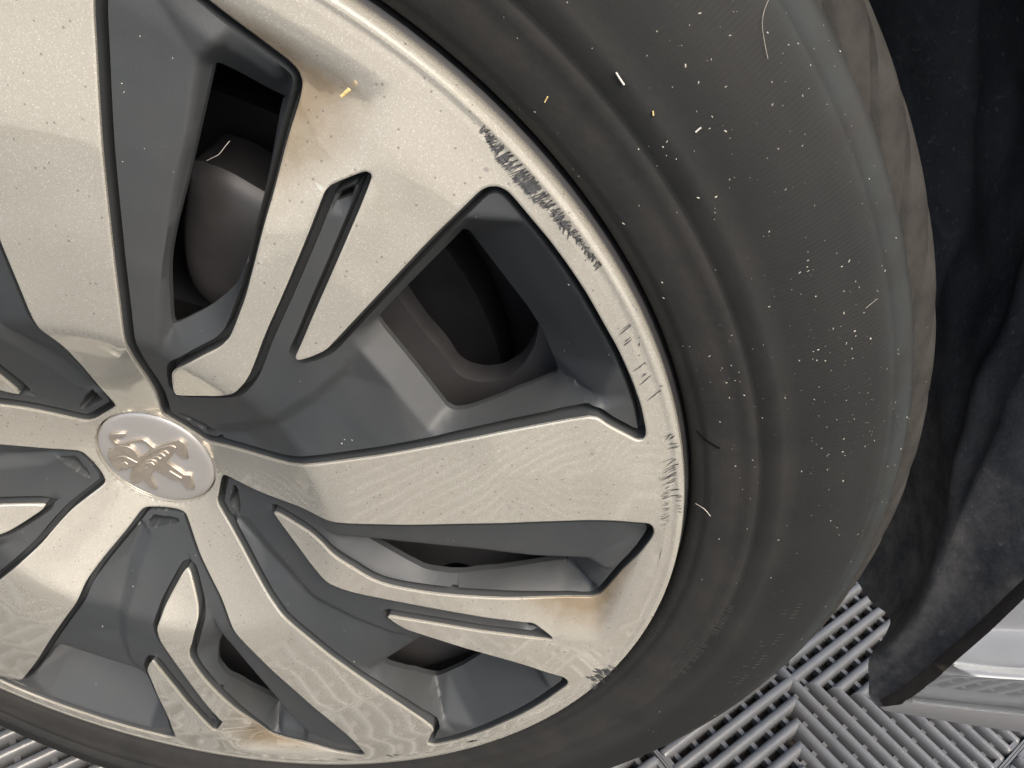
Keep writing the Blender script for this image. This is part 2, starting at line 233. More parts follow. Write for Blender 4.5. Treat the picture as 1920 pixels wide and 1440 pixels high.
PRr = np.array([0, 25.3, 55, 70, 83, 90, 114, 150, 180, 190, 203, 209, 212.5, 215, 300])
PRz = np.array([-18.5, -17.9, -5.6, 1.0, 7.3, 7.7, 7.7, 6.0, 3.3, 2.8, 1.3, 0.8, 0.8, 0.0, 0.0])
def zprof(r, w=1.0):
    r = np.asarray(r, float)
    return sum(np.interp(r + o * w, PRr, PRz) for o in (-2.4, -1.2, 0, 1.2, 2.4)) / 5

def rot2(p, k):
    a = -math.radians(72) * k; c, s = math.cos(a), math.sin(a)
    p = np.asarray(p, float); q = p.copy()
    q[..., 0] = p[..., 0] * c - p[..., 1] * s; q[..., 1] = p[..., 0] * s + p[..., 1] * c
    return q

def inpoly(P, poly):
    x, y = P[:, 0], P[:, 1]; c = np.zeros(len(P), bool); n = len(poly); j = n - 1
    for i in range(n):
        xi, yi = poly[i][:2]; xj, yj = poly[j][:2]
        if yi != yj:
            t = ((yi > y) != (yj > y)) & (x < (xj - xi) * (y - yi) / (yj - yi) + xi); c ^= t
        j = i
    return c

def pdist(P, poly, closed=True):
    poly = np.asarray(poly)[:, :2]; best = np.full(len(P), 1e9)
    A = poly if closed else poly[:-1]; B = np.roll(poly, -1, 0) if closed else poly[1:]
    for a, b in zip(A, B):
        d = b - a; L = d @ d + 1e-12
        t = np.clip(((P - a) @ d) / L, 0, 1)
        best = np.minimum(best, np.hypot(*(P - a - t[:, None] * d).T))
    return best

def resample(poly, step, cols=None):
    poly = np.asarray(poly, float); out = []
    for a, b in zip(poly, np.roll(poly, -1, 0)):
        n = max(1, int(round(np.hypot(*(b - a)[:2]) / step)))
        for i in range(n): out.append(a + (b - a) * i / n)
    return np.array(out)

def smooth_poly(poly, it=1):
    p = np.asarray(poly, float)
    for _ in range(it):
        q = np.empty((len(p) * 2, p.shape[1])); nx = np.roll(p, -1, 0)
        q[0::2] = 0.82 * p + 0.18 * nx; q[1::2] = 0.18 * p + 0.82 * nx; p = q
    return p

def normals2(poly):   # inward normal of a CCW polygon
    p = np.asarray(poly)[:, :2]; d = np.roll(p, -1, 0) - np.roll(p, 1, 0)
    n = np.stack([-d[:, 1], d[:, 0]], 1); n /= np.linalg.norm(n, axis=1)[:, None] + 1e-9
    ar = np.sum(p[:, 0] * np.roll(p[:, 1], -1) - p[:, 1] * np.roll(p[:, 0], -1))
    return n if ar > 0 else -n

def cdt(P, E):
    r = delaunay_2d_cdt([Vector(p[:2]) for p in P], E, [], 0, 1e-4)
    return np.array([tuple(v) for v in r[0]]), np.array([t for t in r[2]]), r[3]

class PL:
    """piecewise linear interpolation over a constrained triangulation"""
    def __init__(s, P, E):
        P = np.asarray(P, float)
        s.V, s.T, org = cdt(P, E)
        s.h = np.array([np.mean([P[i][2] for i in o]) if o else np.nan for o in org])
        for i in np.where(np.isnan(s.h))[0]:
            d = np.hypot(*(P[:, :2] - s.V[i]).T); j = np.argsort(d)[:3]; s.h[i] = np.average(P[j, 2], weights=1 / (d[j] + 1e-6))
    def __call__(s, Q):
        out = np.full(len(Q), np.nan)
        for a, b, c in s.T:
            A, B, C = s.V[a], s.V[b], s.V[c]
            lo = np.minimum(np.minimum(A, B), C) - 1e-3; hi = np.maximum(np.maximum(A, B), C) + 1e-3
            m = np.where((Q[:, 0] >= lo[0]) & (Q[:, 0] <= hi[0]) & (Q[:, 1] >= lo[1]) & (Q[:, 1] <= hi[1]))[0]
            if not len(m): continue
            det = (B[0] - A[0]) * (C[1] - A[1]) - (C[0] - A[0]) * (B[1] - A[1])
            if abs(det) < 1e-9: continue
            q = Q[m] - A
            u = (q[:, 0] * (C[1] - A[1]) - (C[0] - A[0]) * q[:, 1]) / det
            v = ((B[0] - A[0]) * q[:, 1] - q[:, 0] * (B[1] - A[1])) / det
            k = (u >= -1e-4) & (v >= -1e-4) & (u + v <= 1.0002)
            out[m[k]] = s.h[a] + u[k] * (s.h[b] - s.h[a]) + v[k] * (s.h[c] - s.h[a])
        if np.isnan(out).any():
            for i in np.where(np.isnan(out))[0]:
                out[i] = s.h[np.argmin(np.hypot(*(s.V - Q[i]).T))]
        return out
    def soft(s, Q, w):
        o = s(Q) * 2
        for k in range(6):
            a = k * math.pi / 3; o = o + s(Q + [w * math.cos(a), w * math.sin(a)])
        return o / 8

HOLE = resample(smooth_poly(D['HOLE'], 2), 2.2)         # x, y, z, d   (one of five)
nH = len(HOLE)
S = 0.001

# ---- car and wheel empties
W = Matrix(((0.98713627, -0.15988119, 0, 0), (0, 0, -1, 0), (0.15988119, 0.98713627, 0, 0.30), (0, 0, 0, 1)))
car = empty('car', label='silver car with a scuffed wheel, dusty black wheel arch and lower door sill showing', cat='car')
wheel = empty('wheel', car, label='wheel with silver and charcoal five-spoke cover, kerb-scuffed along its rim edge')
wheel.matrix_world = W

# ---- silver wheel cover (plate with five windows)
def build_cover():
    Tt = D['T'] + [0.0]
    # recess depth field
    C = []; E = []
    for k in range(5):
        h = rot2(HOLE, k); o = len(C)
        C += [(p[0], p[1], p[3]) for p in h]; E += [(o + i, o + (i + 1) % nH) for i in range(nH)]
        t = rot2(np.array(Tt), k); ti = len(C); C.append((t[0], t[1], 0.0))
        def near(x, y):
            q = rot2(np.array([x, y]), k); return o + int(np.argmin(np.hypot(h[:, 0] - q[0], h[:, 1] - q[1])))
        a = R(73.0); E.append((near(205 * math.cos(a), 205 * math.sin(a)), ti))
        a = R(50.3); E.append((ti, near(181.2 * math.cos(a), 181.2 * math.sin(a))))
    for r in (25.2, 209.5):
        for i in range(60): C.append((r * math.cos(i * R(6)), r * math.sin(i * R(6)), 0.0))
    rec = PL(C, E)
    # mesh points
    pts = []; edges = []
    for k in range(5):
        h = rot2(HOLE, k); o = len(pts)
        pts += [tuple(p[:2]) for p in h]; edges += [(o + i, o + (i + 1) % nH) for i in range(nH)]
    inner = []
    for k in range(5):
        h = rot2(HOLE, k); nn = normals2(h); inner += [tuple(p) for o_ in (0.38, 0.8, 1.5) for p in (h[:, :2] - nn * o_)]
    rings = [25.6, 26.0, 26.8, 28.2, 31, 34, 37, 40, 44, 48, 52, 56, 60, 64, 68, 72, 76, 79.5, 81.5, 83, 84.5, 86.5, 89.5, 93, 97] + list(np.arange(101, 205, 4.0)) + [205.5, 207.5, 209.0]
    cand = list(inner)
    for r in rings:
        n = max(60, int(2 * math.pi * r / (3.2 if r < 100 else 4.2)))
        if r in (25.6, 209.0): n = 360
        a0 = rng.random() * 0.1
        for i in range(n): cand.append((r * math.cos(a0 + 2 * math.pi * i / n), r * math.sin(a0 + 2 * math.pi * i / n)))
    cand = np.array(cand); keep = np.ones(len(cand), bool)
    for k in range(5):
        h = rot2(HOLE, k); keep &= ~inpoly(cand, h) & (pdist(cand, h) > 0.34)
    # thin out points that crowd the inset ring
    crowd = np.zeros(len(cand), bool); ni = len(inner)
    for k in range(5):
        h = rot2(HOLE, k); crowd |= pdist(cand, h) < 2.3
    crowd[:ni] = False; keep &= ~crowd
    rr = np.hypot(*cand.T); keep &= (rr < 209.1)
    allp = pts + [tuple(p) for p in cand[keep]]
    V, T, org = cdt(allp, edges)
    r = np.hypot(*V.T)
    cen = V[T].mean(1); ok = (np.hypot(*cen.T) > 25.4) & (np.hypot(*cen.T) < 209.2)
    for k in range(5): ok &= ~inpoly(cen, rot2(HOLE, k))
    T = T[ok]
    dd = np.clip(rec.soft(V, 1.0), 0, None)
    bd = np.full(len(V), 1e9)
    for k in range(5): bd = np.minimum(bd, pdist(V, rot2(HOLE, k)))
    z = zprof(r) - dd
    z -= np.where(bd < 0.2, 0.24, 0) + np.clip((26.6 - r) / 1.0, 0, 1) ** 2 * 0.5
    verts = [(x * S, y * S, zz * S) for (x, y), zz in zip(V, z)]
    faces = [tuple(t) for t in T]
    # edge wall of each window
    idx = {}
    for i, o in enumerate(org):
        for q in o:
            if q < 5 * nH: idx[q] = i
    stain = list(np.clip(dd / 5.0, 0, 1))
    for k in range(5):
        base = len(verts)
        for i in range(nH):
            v = verts[idx[k * nH + i]]; verts.append((v[0], v[1], v[2] - 0.0009)); stain.append(0)
        for i in range(nH):
            a = idx[k * nH + i]; b = idx[k * nH + (i + 1) % nH]; c = base + (i + 1) % nH; d = base + i
            faces.append((a, d, c, b))
    # outer lip, turned over to the back
    lip = [(208.7, .80), (210.4, .58), (211.7, .48), (212.3, .66), (212.9, .62), (213.5, .55), (214.1, .3), (214.7, .25), (215.1, -.9), (215.2, -3.0), (215.0, -6), (213.5, -9)]
    n = 480; base = len(verts)
    for rr_, zz in lip:
        for i in range(n):
            a = 2 * math.pi * i / n; verts.append((rr_ * S * math.cos(a), rr_ * S * math.sin(a), zz * S)); stain.append(0)
    for j in range(len(lip) - 1):
        for i in range(n):
            i2 = (i + 1) % n; faces.append((base + j * n + i, base + (j + 1) * n + i, base + (j + 1) * n + i2, base + j * n + i2))
    # inner collar
    base = len(verts)
    for rr_, zz in ((25.6, -18.3), (25.3, -19), (25.3, -24)):
        for i in range(180):
            a = 2 * math.pi * i / 180; verts.append((rr_ * S * math.cos(a), rr_ * S * math.sin(a), zz * S)); stain.append(0)
    for j in range(2):
        for i in range(180):
            i2 = (i + 1) % 180; faces.append((base + j * 180 + i, base + j * 180 + i2, base + (j + 1) * 180 + i2, base + (j + 1) * 180 + i))
    o = mk('wheel_cover', verts, faces, SILVER, wheel, True, 55)
    # face orientation: the plate must look towards +z
    bm = bmesh.new(); bm.from_mesh(o.data)
    for f in bm.faces:
        if abs(f.normal.z) > 0.5 and f.normal.z < 0: f.normal_flip()
    bm.to_mesh(o.data); bm.free()
    at = o.data.attributes.new('stain', 'FLOAT', 'POINT')
    if len(at.data) == len(stain): at.data.foreach_set('value', stain)
    return o
cover = build_cover()
cover['label'] = 'silver wheel cover, brown stains by its windows, scratches along the rim'

# ---- charcoal insert in each window
def build_insert():
    hole = HOLE[:, :2]; nn = normals2(HOLE)
    G, GW, LP = 7.5, 2.1, 2.8
    ops = [np.array(o) for o in D['OPEN'][:3]]
    ops = [resample(smooth_poly(o, 1), 2.0) if i < 2 else resample(o, 1.0) for i, o in enumerate(ops)]
    for o in ops:                      # keep every opening clear of the groove
        dd_ = pdist(o[:, :2], hole)
        for q in np.where(dd_ < 3.7)[0]:
            i = int(np.argmin(np.hypot(*(hole - o[q, :2]).T))); o[q, :2] = hole[i] + nn[i] * 3.7
    C = []; E = []
    lipp = hole + nn * LP
    ok = inpoly(lipp, hole) & (pdist(lipp, hole) > LP * 0.93)
    for o in ops: ok &= ~inpoly(lipp, o) & (pdist(lipp, o) > 0.8)
    ids = []
    for i in np.where(ok)[0]: ids.append((i, len(C))); C.append((lipp[i][0], lipp[i][1], 2.0))
    for (i, a), (j, b) in zip(ids, ids[1:]):
        if j == i + 1: E.append((a, b))
    for i in range(nH): C.append((hole[i][0], hole[i][1], 2.2))
    for o in ops:
        s0 = len(C)
        C += [(p[0], p[1], p[-1]) for p in o]; E += [(s0 + i, s0 + (i + 1) % len(o)) for i in range(len(o))]
    for L in D['CTRL'][:4]:
        s0 = len(C); C += [(p[0], p[1], p[3]) for p in L]; E += [(s0 + i, s0 + i + 1) for i in range(len(L) - 1)]
    for L in D['CREASE']:
        s0 = len(C); C += [(p[0], p[1], p[-1]) for p in L]; E.append((s0, s0 + 1))
    fld = PL(C, E)
    pts = [tuple(p) for p in hole]; edges = [(i, (i + 1) % nH) for i in range(nH)]
    ob = []
    for o in ops:
        s0 = len(pts); pts += [tuple(p[:2]) for p in o]; edges += [(s0 + i, s0 + (i + 1) % len(o)) for i in range(len(o))]
        ob.append((s0, len(o)))
    crs = []
    for L in list(D['CTRL'][:4]) + list(D['CREASE']):
        L = np.array([p[:2] for p in L]); P_ = []
        for a_, b_ in zip(L, L[1:]):
            n_s = max(1, int(np.hypot(*(b_ - a_)) / 1.2)); P_ += [a_ + (b_ - a_) * q / n_s for q in range(n_s)]
        P_.append(L[-1]); P_ = np.array(P_)
        k_ = inpoly(P_, hole) & (pdist(P_, hole) > LP + 0.3)
        for o in ops: k_ &= ~inpoly(P_, o) & (pdist(P_, o) > 0.4)
        P_ = P_[k_]
        if len(P_) < 2: continue
        s0 = len(pts); pts += [tuple(p) for p in P_]; edges += [(s0 + q, s0 + q + 1) for q in range(len(P_) - 1) if np.hypot(*(P_[q + 1] - P_[q])) < 2.5]; crs.append(P_)
    cand = []
    for off in (0.9, GW, GW + 0.45, LP, LP + 0.7, LP + 1.6): cand += [tuple(p) for p in hole + nn * off]
    nr = len(cand)
    lo = hole.min(0); hi = hole.max(0); g = 1.45
    xs = np.arange(lo[0], hi[0], g); ys = np.arange(lo[1], hi[1], g)
    cand += [(x + (0.5 * g if j % 2 else 0), y) for j, y in enumerate(ys) for x in xs]
    pk = np.array(D['CTRL'][4])[:, :2]; pl = pk.min(0) - 1; ph = pk.max(0) + 1
    cand += [(x, y) for x in np.arange(pl[0], ph[0], .7) for y in np.arange(pl[1], ph[1], .7)]
    cand = np.array(cand); ncr = []
    for c_ in crs:
        d_ = np.gradient(c_, axis=0); d_ /= np.linalg.norm(d_, axis=1)[:, None] + 1e-9; n2 = np.stack([-d_[:, 1], d_[:, 0]], 1)
        for o_ in (-1.9, -0.8, 0.8, 1.9): ncr += list(c_ + n2 * o_)
    ncr = np.array(ncr)
    far = np.ones(len(cand), bool); far[nr:] = np.min([pdist(cand[nr:], c_, False) for c_ in crs], 0) > 2.4
    cand = np.concatenate([cand[:nr], ncr, cand[nr:][far[nr:]]])
    dd = pdist(cand, hole); keep = inpoly(cand, hole) & (dd > 0.7)
    offs = np.repeat([0.9, GW, GW + 0.45, LP, LP + 0.7, LP + 1.6], nH); keep[:nr] &= dd[:nr] > offs * 0.95
    inpk = (cand[:, 0] > pl[0]) & (cand[:, 0] < ph[0]) & (cand[:, 1] > pl[1]) & (cand[:, 1] < ph[1]); inpk[:nr] = True; keep &= inpk | (dd > LP + 1.9)
    for o in ops: keep &= ~inpoly(cand, o) & (pdist(cand, o) > 0.5)
    for c_ in crs: keep &= pdist(cand, c_, False) > 0.6
    V, T, org = cdt(pts + [tuple(p) for p in cand[keep]], edges)
    cen = V[T].mean(1); ok = inpoly(cen, hole)
    for o in ops: ok &= ~inpoly(cen, o)
    T = T[ok]
    db = pdist(V, hole)
    dop = np.full(len(V), 1e9)
    for o in ops: dop = np.minimum(dop, pdist(V, o))
    so = np.clip(dop / 2.5, 0, 1); d = fld.soft(V, 0.8) * so + fld(V) * (1 - so)
    w = np.clip((db - GW) / (LP - GW), 0, 1); w = w * w * (3 - 2 * w)
    gd = np.maximum(G, d) if False else G
    d = G * (1 - w) + d * w
    pin = inpoly(V, pk); d = d + np.where(pin, 9.0 * np.clip(pdist(V, pk) / 0.9, 0, 1), 0)
    # silver recess carries the insert down with it at its rim
    rec = np.zeros(len(V)); 
    for j in range(len(V)):
        if db[j] < 8:
            i = int(np.argmin(np.hypot(*(hole - V[j]).T))); rec[j] = HOLE[i, 3] * (1 - db[j] / 8)
    z = zprof(np.hypot(*V.T)) - d - rec
    verts = [(x * S, y * S, zz * S) for (x, y), zz in zip(V, z)]; faces = [tuple(t) for t in T]
    idx = {}
    for i, o in enumerate(org):
        for q in o: idx[q] = i
    # wall from the groove floor up to the silver edge
    base = len(verts)
    for i in range(nH):
        v = verts[idx[i]]; top = (zprof(np.hypot(*hole[i])) - HOLE[i, 3] - 1.15) * S
        p = hole[i] - nn[i] * 0.05; verts.append((p[0] * S, p[1] * S, top))
    for i in range(nH): faces.append((idx[i], idx[(i + 1) % nH], base + (i + 1) % nH, base + i))
    # return walls of the openings
    for s0, n in ob:
        base = len(verts); c = np.mean([verts[idx[s0 + i]][:2] for i in range(n)], 0)
        for i in range(n):
            v = verts[idx[s0 + i]]; verts.append((v[0] + (v[0] - c[0]) * .02, v[1] + (v[1] - c[1]) * .02, v[2] - 0.003))
        for i in range(n): faces.append((idx[s0 + i], idx[s0 + (i + 1) % n], base + (i + 1) % n, base + i))
    o = mk('window_insert', verts, faces, DARK, wheel, True, 50)
    bm = bmesh.new(); bm.from_mesh(o.data)
    for f in bm.faces:
        if abs(f.normal.z) > 0.3 and f.normal.z < 0: f.normal_flip()
    bm.to_mesh(o.data); bm.free()
    return o
ins = build_insert()
for k in range(1, 5):
    c = ins.copy(); link(c, wheel); c.rotation_euler = (0, 0, -R(72) * k)

def lathe(name, prof, n, mat, parent, smooth=True, sharp=None, disp=None, a0=0.0):
    v = []; f = []
    for j, (r, z) in enumerate(prof):
        for i in range(n):
            a = a0 + 2 * math.pi * i / n; rr_, zz = (r, z) if disp is None else disp(r, z, a, j)
            v.append((rr_ * S * math.cos(a), rr_ * S * math.sin(a), zz * S))
    for j in range(len(prof) - 1):
        for i in range(n):
            i2 = (i + 1) % n; f.append((j * n + i, j * n + i2, (j + 1) * n + i2, (j + 1) * n + i))
    return mk(name, v, f, mat, parent, smooth, sharp)

# ---- centre cap and emblem
lathe('centre_cap', [(0.01, -17.6), (8, -17.6), (16, -17.65), (21, -17.8), (23, -18.0), (24.2, -18.35), (24.8, -19.0), (24.9, -22)], 128, CAPM, wheel, True, 60)
def emblem():
    cu = bpy.data.curves.new('lion_emblem', 'CURVE'); cu.dimensions = '2D'; cu.fill_mode = 'BOTH'
    cu.extrude = 0.00035; cu.bevel_depth = 0.00028; cu.bevel_resolution = 2; cu.offset = -0.00022
    for L in (D['EM1'],):
        sp = cu.splines.new('POLY'); sp.points.add(len(L) - 1); sp.use_cyclic_u = True
        for p, q in zip(sp.points, L): p.co = (q[0] * S, q[1] * S, 0, 1)
    def conv(cu, name, zoff, ob_parent):
        o = bpy.data.objects.new('tmp', cu); sc.collection.objects.link(o)
        dg = bpy.context.evaluated_depsgraph_get(); m = bpy.data.meshes.new_from_object(o.evaluated_get(dg))
        bpy.data.objects.remove(o); m.name = name; m.materials.clear(); m.materials.append(EMB)
        for v in m.vertices: v.co.z += zoff
        return m
    m1 = conv(cu, 'e1', -0.0172, wheel)
    cu2 = bpy.data.curves.new('e2', 'CURVE'); cu2.dimensions = '2D'; cu2.fill_mode = 'BOTH'
    cu2.extrude = 0.00045; cu2.bevel_depth = 0.00028; cu2.bevel_resolution = 2; cu2.offset = -0.00022
    L = D['EM2']; sp = cu2.splines.new('POLY'); sp.points.add(len(L) - 1); sp.use_cyclic_u = True
    for p, q in zip(sp.points, L): p.co = (q[0] * S, q[1] * S, 0, 1)
    m2 = conv(cu2, 'e2', -0.0171, wheel)
    cu3 = bpy.data.curves.new('e3', 'CURVE'); cu3.dimensions = '3D'; cu3.bevel_depth = 0.00035; cu3.bevel_resolution = 2
    for L in D['EMR']:
        sp = cu3.splines.new('POLY'); sp.points.add(len(L) - 1)
        for p, q in zip(sp.points, L): p.co = (q[0] * S, q[1] * S, 0, 1)
    m3 = conv(cu3, 'e3', -0.01645, wheel)
    bm = bmesh.new()
    for m in (m1, m2, m3): bm.from_mesh(m)
    m = bpy.data.meshes.new('lion_emblem'); bm.to_mesh(m); bm.free(); m.materials.append(EMB)
    link(bpy.data.objects.new('lion_emblem', m), wheel)
emblem()

# ---- steel wheel behind the cover
def steel():
    v = []; f = []
    def prism(poly, z0, z1, dome=0.0):
        poly = np.array(poly)[:, :2]; c = poly.mean(0); o = len(v); n = len(poly)
        lev = [(1.0, z1, 0), (1.0, z0, 0), (0.93, z0, dome * .35), (0.8, z0, dome * .7), (0.55, z0, dome * .93), (0.25, z0, dome), (0.001, z0, dome)] if dome else [(1.0, z1, 0), (1.0, z0, 0), (0.02, z0, 0)]
        for s_, z_, h_ in lev:
            for p in poly: q = c + (p - c) * s_; v.append((q[0] * S, q[1] * S, (z_ + h_) * S))
        for j in range(len(lev) - 1):
            for i in range(n):
                i2 = (i + 1) % n; f.append((o + j * n + i, o + j * n + i2, o + (j + 1) * n + i2, o + (j + 1) * n + i))
    lobe = smooth_poly(np.array(D['LOBE']), 2); 
    for k in range(5): prism(rot2(lobe[:, :2], k), -36, -60, 6.0)
    H = smooth_poly(np.array(D['H2'])[:, :2], 2)
    for k in range(5):
        h = rot2(H, k); a0 = R(40 - 32) - R(72) * k; a1 = R(40 + 14) - R(72) * k
        rim_ = [(r * math.cos(a), r * math.sin(a)) for r, a in [(104, a0 + (a1 - a0) * i / 12) for i in range(13)] + [(186, a1 + (a0 - a1) * i / 12) for i in range(13)]]
        pts = rim_ + [tuple(p) for p in h]; nR = len(rim_)
        E = [(i, (i + 1) % nR) for i in range(nR)] + [(nR + i, nR + (i + 1) % len(h)) for i in range(len(h))]
        V, T, _ = cdt(pts, E); cen = V[T].mean(1)
        T = T[inpoly(cen, rim_) & ~inpoly(cen, h)]; o = len(v)
        v.extend([(x * S, y * S, -0.034) for x, y in V]); f.extend([tuple(t + o) for t in T])
        o = len(v)
        for z_ in (-0.034, -0.0355, -0.044):
            for p in h:
                q = p + (h.mean(0) - p) * (0.0 if z_ > -.035 else 0.02); v.append((q[0] * S, q[1] * S, z_))
        n = len(h)
        for j in range(2):
            for i in range(n): f.append((o + j * n + i, o + j * n + (i + 1) % n, o + (j + 1) * n + (i + 1) % n, o + (j + 1) * n + i))
    o = mk('steel_wheel', v, f, STEEL, wheel, True, 35)
    bm = bmesh.new(); bm.from_mesh(o.data); bmesh.ops.recalc_face_normals(bm, faces=bm.faces); bm.to_mesh(o.data); bm.free()
steel()
lathe('rim_barrel', [(213, -4), (216.3, -6), (217.2, -9), (216, -12), (205, -16), (196, -22), (190, -34), (186, -60), (184, -120), (186, -170), (200, -185), (212, -190)], 160, BLACK, wheel, True, 40)
lathe('brake_disc', [(30, -48), (60, -50), (70, -64), (72, -70), (140, -72), (142, -75), (142, -90), (70, -92)], 128, BLACK, wheel, True, 40)
lathe('hub', [(0.01, -30), (24, -30), (30, -34), (34, -48), (36, -90), (0.01, -92)], 64, BLACK, wheel, True, 40)
lathe('dust_shield', [(20, -100), (183, -100), (184, -104)], 96, BLACK, wheel, True, 40)

# ---- tyre
TP = [(205, -19), (214.5, -15), (216.6, -11), (217.6, -7.5), (218.6, -4.6), (219.8, -3.0), (221.2, -2.3), (222.2, -1.9), (222.7, -1.2), (224.5, -0.5), (228, 0.2), (232, 0.5), (234.5, 0.6), (236, 1.1), (239, 1.3), (240, 0.8), (241, 1.5), (244.8, 2.0), (246.2, 2.35), (247.8, 2.1), (250.0, 1.5), (253, 1.1), (257, 0.6), (262, -0.5), (266, -1.8), (270, -3.6), (274, -5.7), (278, -8.2), (281, -10.2), (282.4, -11.3), (283.2, -12.6), (284.0, -12.9), (285.2, -13.2), (287, -14.6), (290, -17.2), (290.9, -19), (291.6, -22), (292.6, -26), (293.6, -31), (294.2, -40), (294.6, -60), (294.8, -100), (294.6, -140), (296, -165), (296, -178), (290, -187), (275, -197), (255, -204), (235, -202), (214, -190)]
def tp_z(r): 
    rs = [p[0] for p in TP[:37]]; zs_ = [p[1] for p in TP[:37]]; return float(np.interp(r, rs, zs_))
UP = math.atan2(0.98713627, 0.15988119)
def tdisp(r, z, a, j):
    dn = math.cos(a - UP - math.pi)                       # 1 at the contact patch
    k = max(0.0, dn - 0.90) / 0.10
    if r > 222:
        z = z + 4.0 * k * math.sin(min(1, max(0, (r - 222) / 76)) * math.pi)
        h = 299.6
        if r * dn > h: r = h / max(dn, 0.2)
    return r, z
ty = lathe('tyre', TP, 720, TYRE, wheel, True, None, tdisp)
n_ = len(ty.data.vertices)
co = np.empty(n_ * 3); ty.data.vertices.foreach_get('co', co); co = co.reshape(-1, 3)
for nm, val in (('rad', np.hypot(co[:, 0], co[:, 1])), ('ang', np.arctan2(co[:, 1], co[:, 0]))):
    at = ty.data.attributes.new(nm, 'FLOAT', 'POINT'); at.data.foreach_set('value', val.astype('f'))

# tread blocks: curved slabs over the shoulder, cut by slanting sipes
NB = 58
def tread_block():
    v = []; f = []
    prof = [(-17.5, -0.5), (-20, 0.25), (-23, 1.1), (-28, 2.4), (-34, 3.5), (-44, 4.6), (-58, 5.2), (-72, 5.4)]
    zz_ = [p[0] for p in prof]; hh_ = [p[1] for p in prof]
    zs2 = [zz_[0] + (zz_[-1] - zz_[0]) * (q / 26) ** 1.6 for q in range(27)]
    prof = [(z, float(np.interp(-z, [-a for a in zz_], hh_))) for z in zs2]
    step = 2 * math.pi / NB; nu = 9
    def edge_angle(z):       # slant of the sipes: runs nearly along the shoulder, then across
        q = (-17.5 - z) / 54.0
        return step * (1.55 * q ** 0.8 - .35 * max(0, 1 - q * 6) ** 2)
    for j, (z, h) in enumerate(prof):
        rs = float(np.interp(-z, [15, 21, 24.8, 29, 34, 40, 60, 80], [287.4, 293, 295.2, 296.8, 297.8, 298.2, 298.5, 298.6]))
        wq = 1.0
        for i in range(nu + 1):
            t = (0.075, 0.10, 0.15, 0.28, 0.44, 0.60, 0.74, 0.85, 0.90, 0.925)[i]
            hh = h - (7.0 if i in (0, nu) else 1.0 if i in (1, nu - 1) else 0.25 if i in (2, nu - 2) else 0)
            tt = 0.5 + (t - 0.5) * (1 - 0.30 * max(0, 1 - j / 9.0) ** 2)
            a = tt * step + edge_angle(z); r = rs + hh
            v.append((r * S * math.cos(a), r * S * math.sin(a), z * S))
    m = nu + 1
    for j in range(len(prof) - 1):
        for i in range(nu): f.append((j * m + i, j * m + i + 1, (j + 1) * m + i + 1, (j + 1) * m + i))
    return v, f
tb_v, tb_f = tread_block()
TREAD = m_plain('worn_tread_rubber', (0.027, 0.0258, 0.0235), 0.85, spec=0.06, var=0.3, scale=60, bump=0.4, bs=400, bd=0.0008)
blk = mk('tread_block', tb_v, tb_f, TREAD, wheel, True, 35)
for k in range(NB):
    a = k * 2 * math.pi / NB
    dn = math.cos(a + 0.08 - UP - math.pi)
    if k == 0: continue
    if dn > 0.93: continue                       # pressed flat on the ground, out of sight
    c = blk.copy(); link(c, wheel); c.rotation_euler = (0, 0, a)

# moulded code ribs on the lower sidewall
def ribs():
    v = []; f = []
    def bar(r0, r1, a, w, h=0.10):
        o = len(v)
        for (r, da) in ((r0, -w), (r0, w), (r1, w), (r1, -w)):
            z = tp_z(r) + 0.02; aa = a + da / r; v.append((r * S * math.cos(aa), r * S * math.sin(aa), (z - .1) * S))
        for (r, da) in ((r0 + .2, -w * .5), (r0 + .2, w * .5), (r1 - .2, w * .5), (r1 - .2, -w * .5)):
            z = tp_z(r) + h; aa = a + da / r; v.append((r * S * math.cos(aa), r * S * math.sin(aa), z * S))
        f.extend([(o + 4, o + 5, o + 6, o + 7), (o, o + 1, o + 5, o + 4), (o + 1, o + 2, o + 6, o + 5), (o + 2, o + 3, o + 7, o + 6), (o + 3, o, o + 4, o + 7)])
    for (d0, d1, r0, r1) in ((-13.2, -8.2, 235, 242), (-20.5, -15.0, 233.5, 241.5)):
        a = d0
        while a < d1:
            bar(r0 + random.uniform(-.2, .3), r0 + (r1 - r0) * random.choice((.42, .45, 1.0)), R(a), 0.22)
            if random.random() < .6: bar(r0 + (r1 - r0) * .55, r1, R(a + .08), 0.22)
            a += random.uniform(.22, .34)
    for d0 in (-7.5, -11.5, -15.5, -19):
        for i in range(5): 
            if random.random() < .8: bar(266, 268.5, R(d0 - i * .5), 0.2, .18); 
            if random.random() < .6: bar(261, 263.5, R(d0 - i * .5 - .2), 0.2, .18)
    mk('moulded_marking', v, f, TYRE, wheel, False)
ribs()

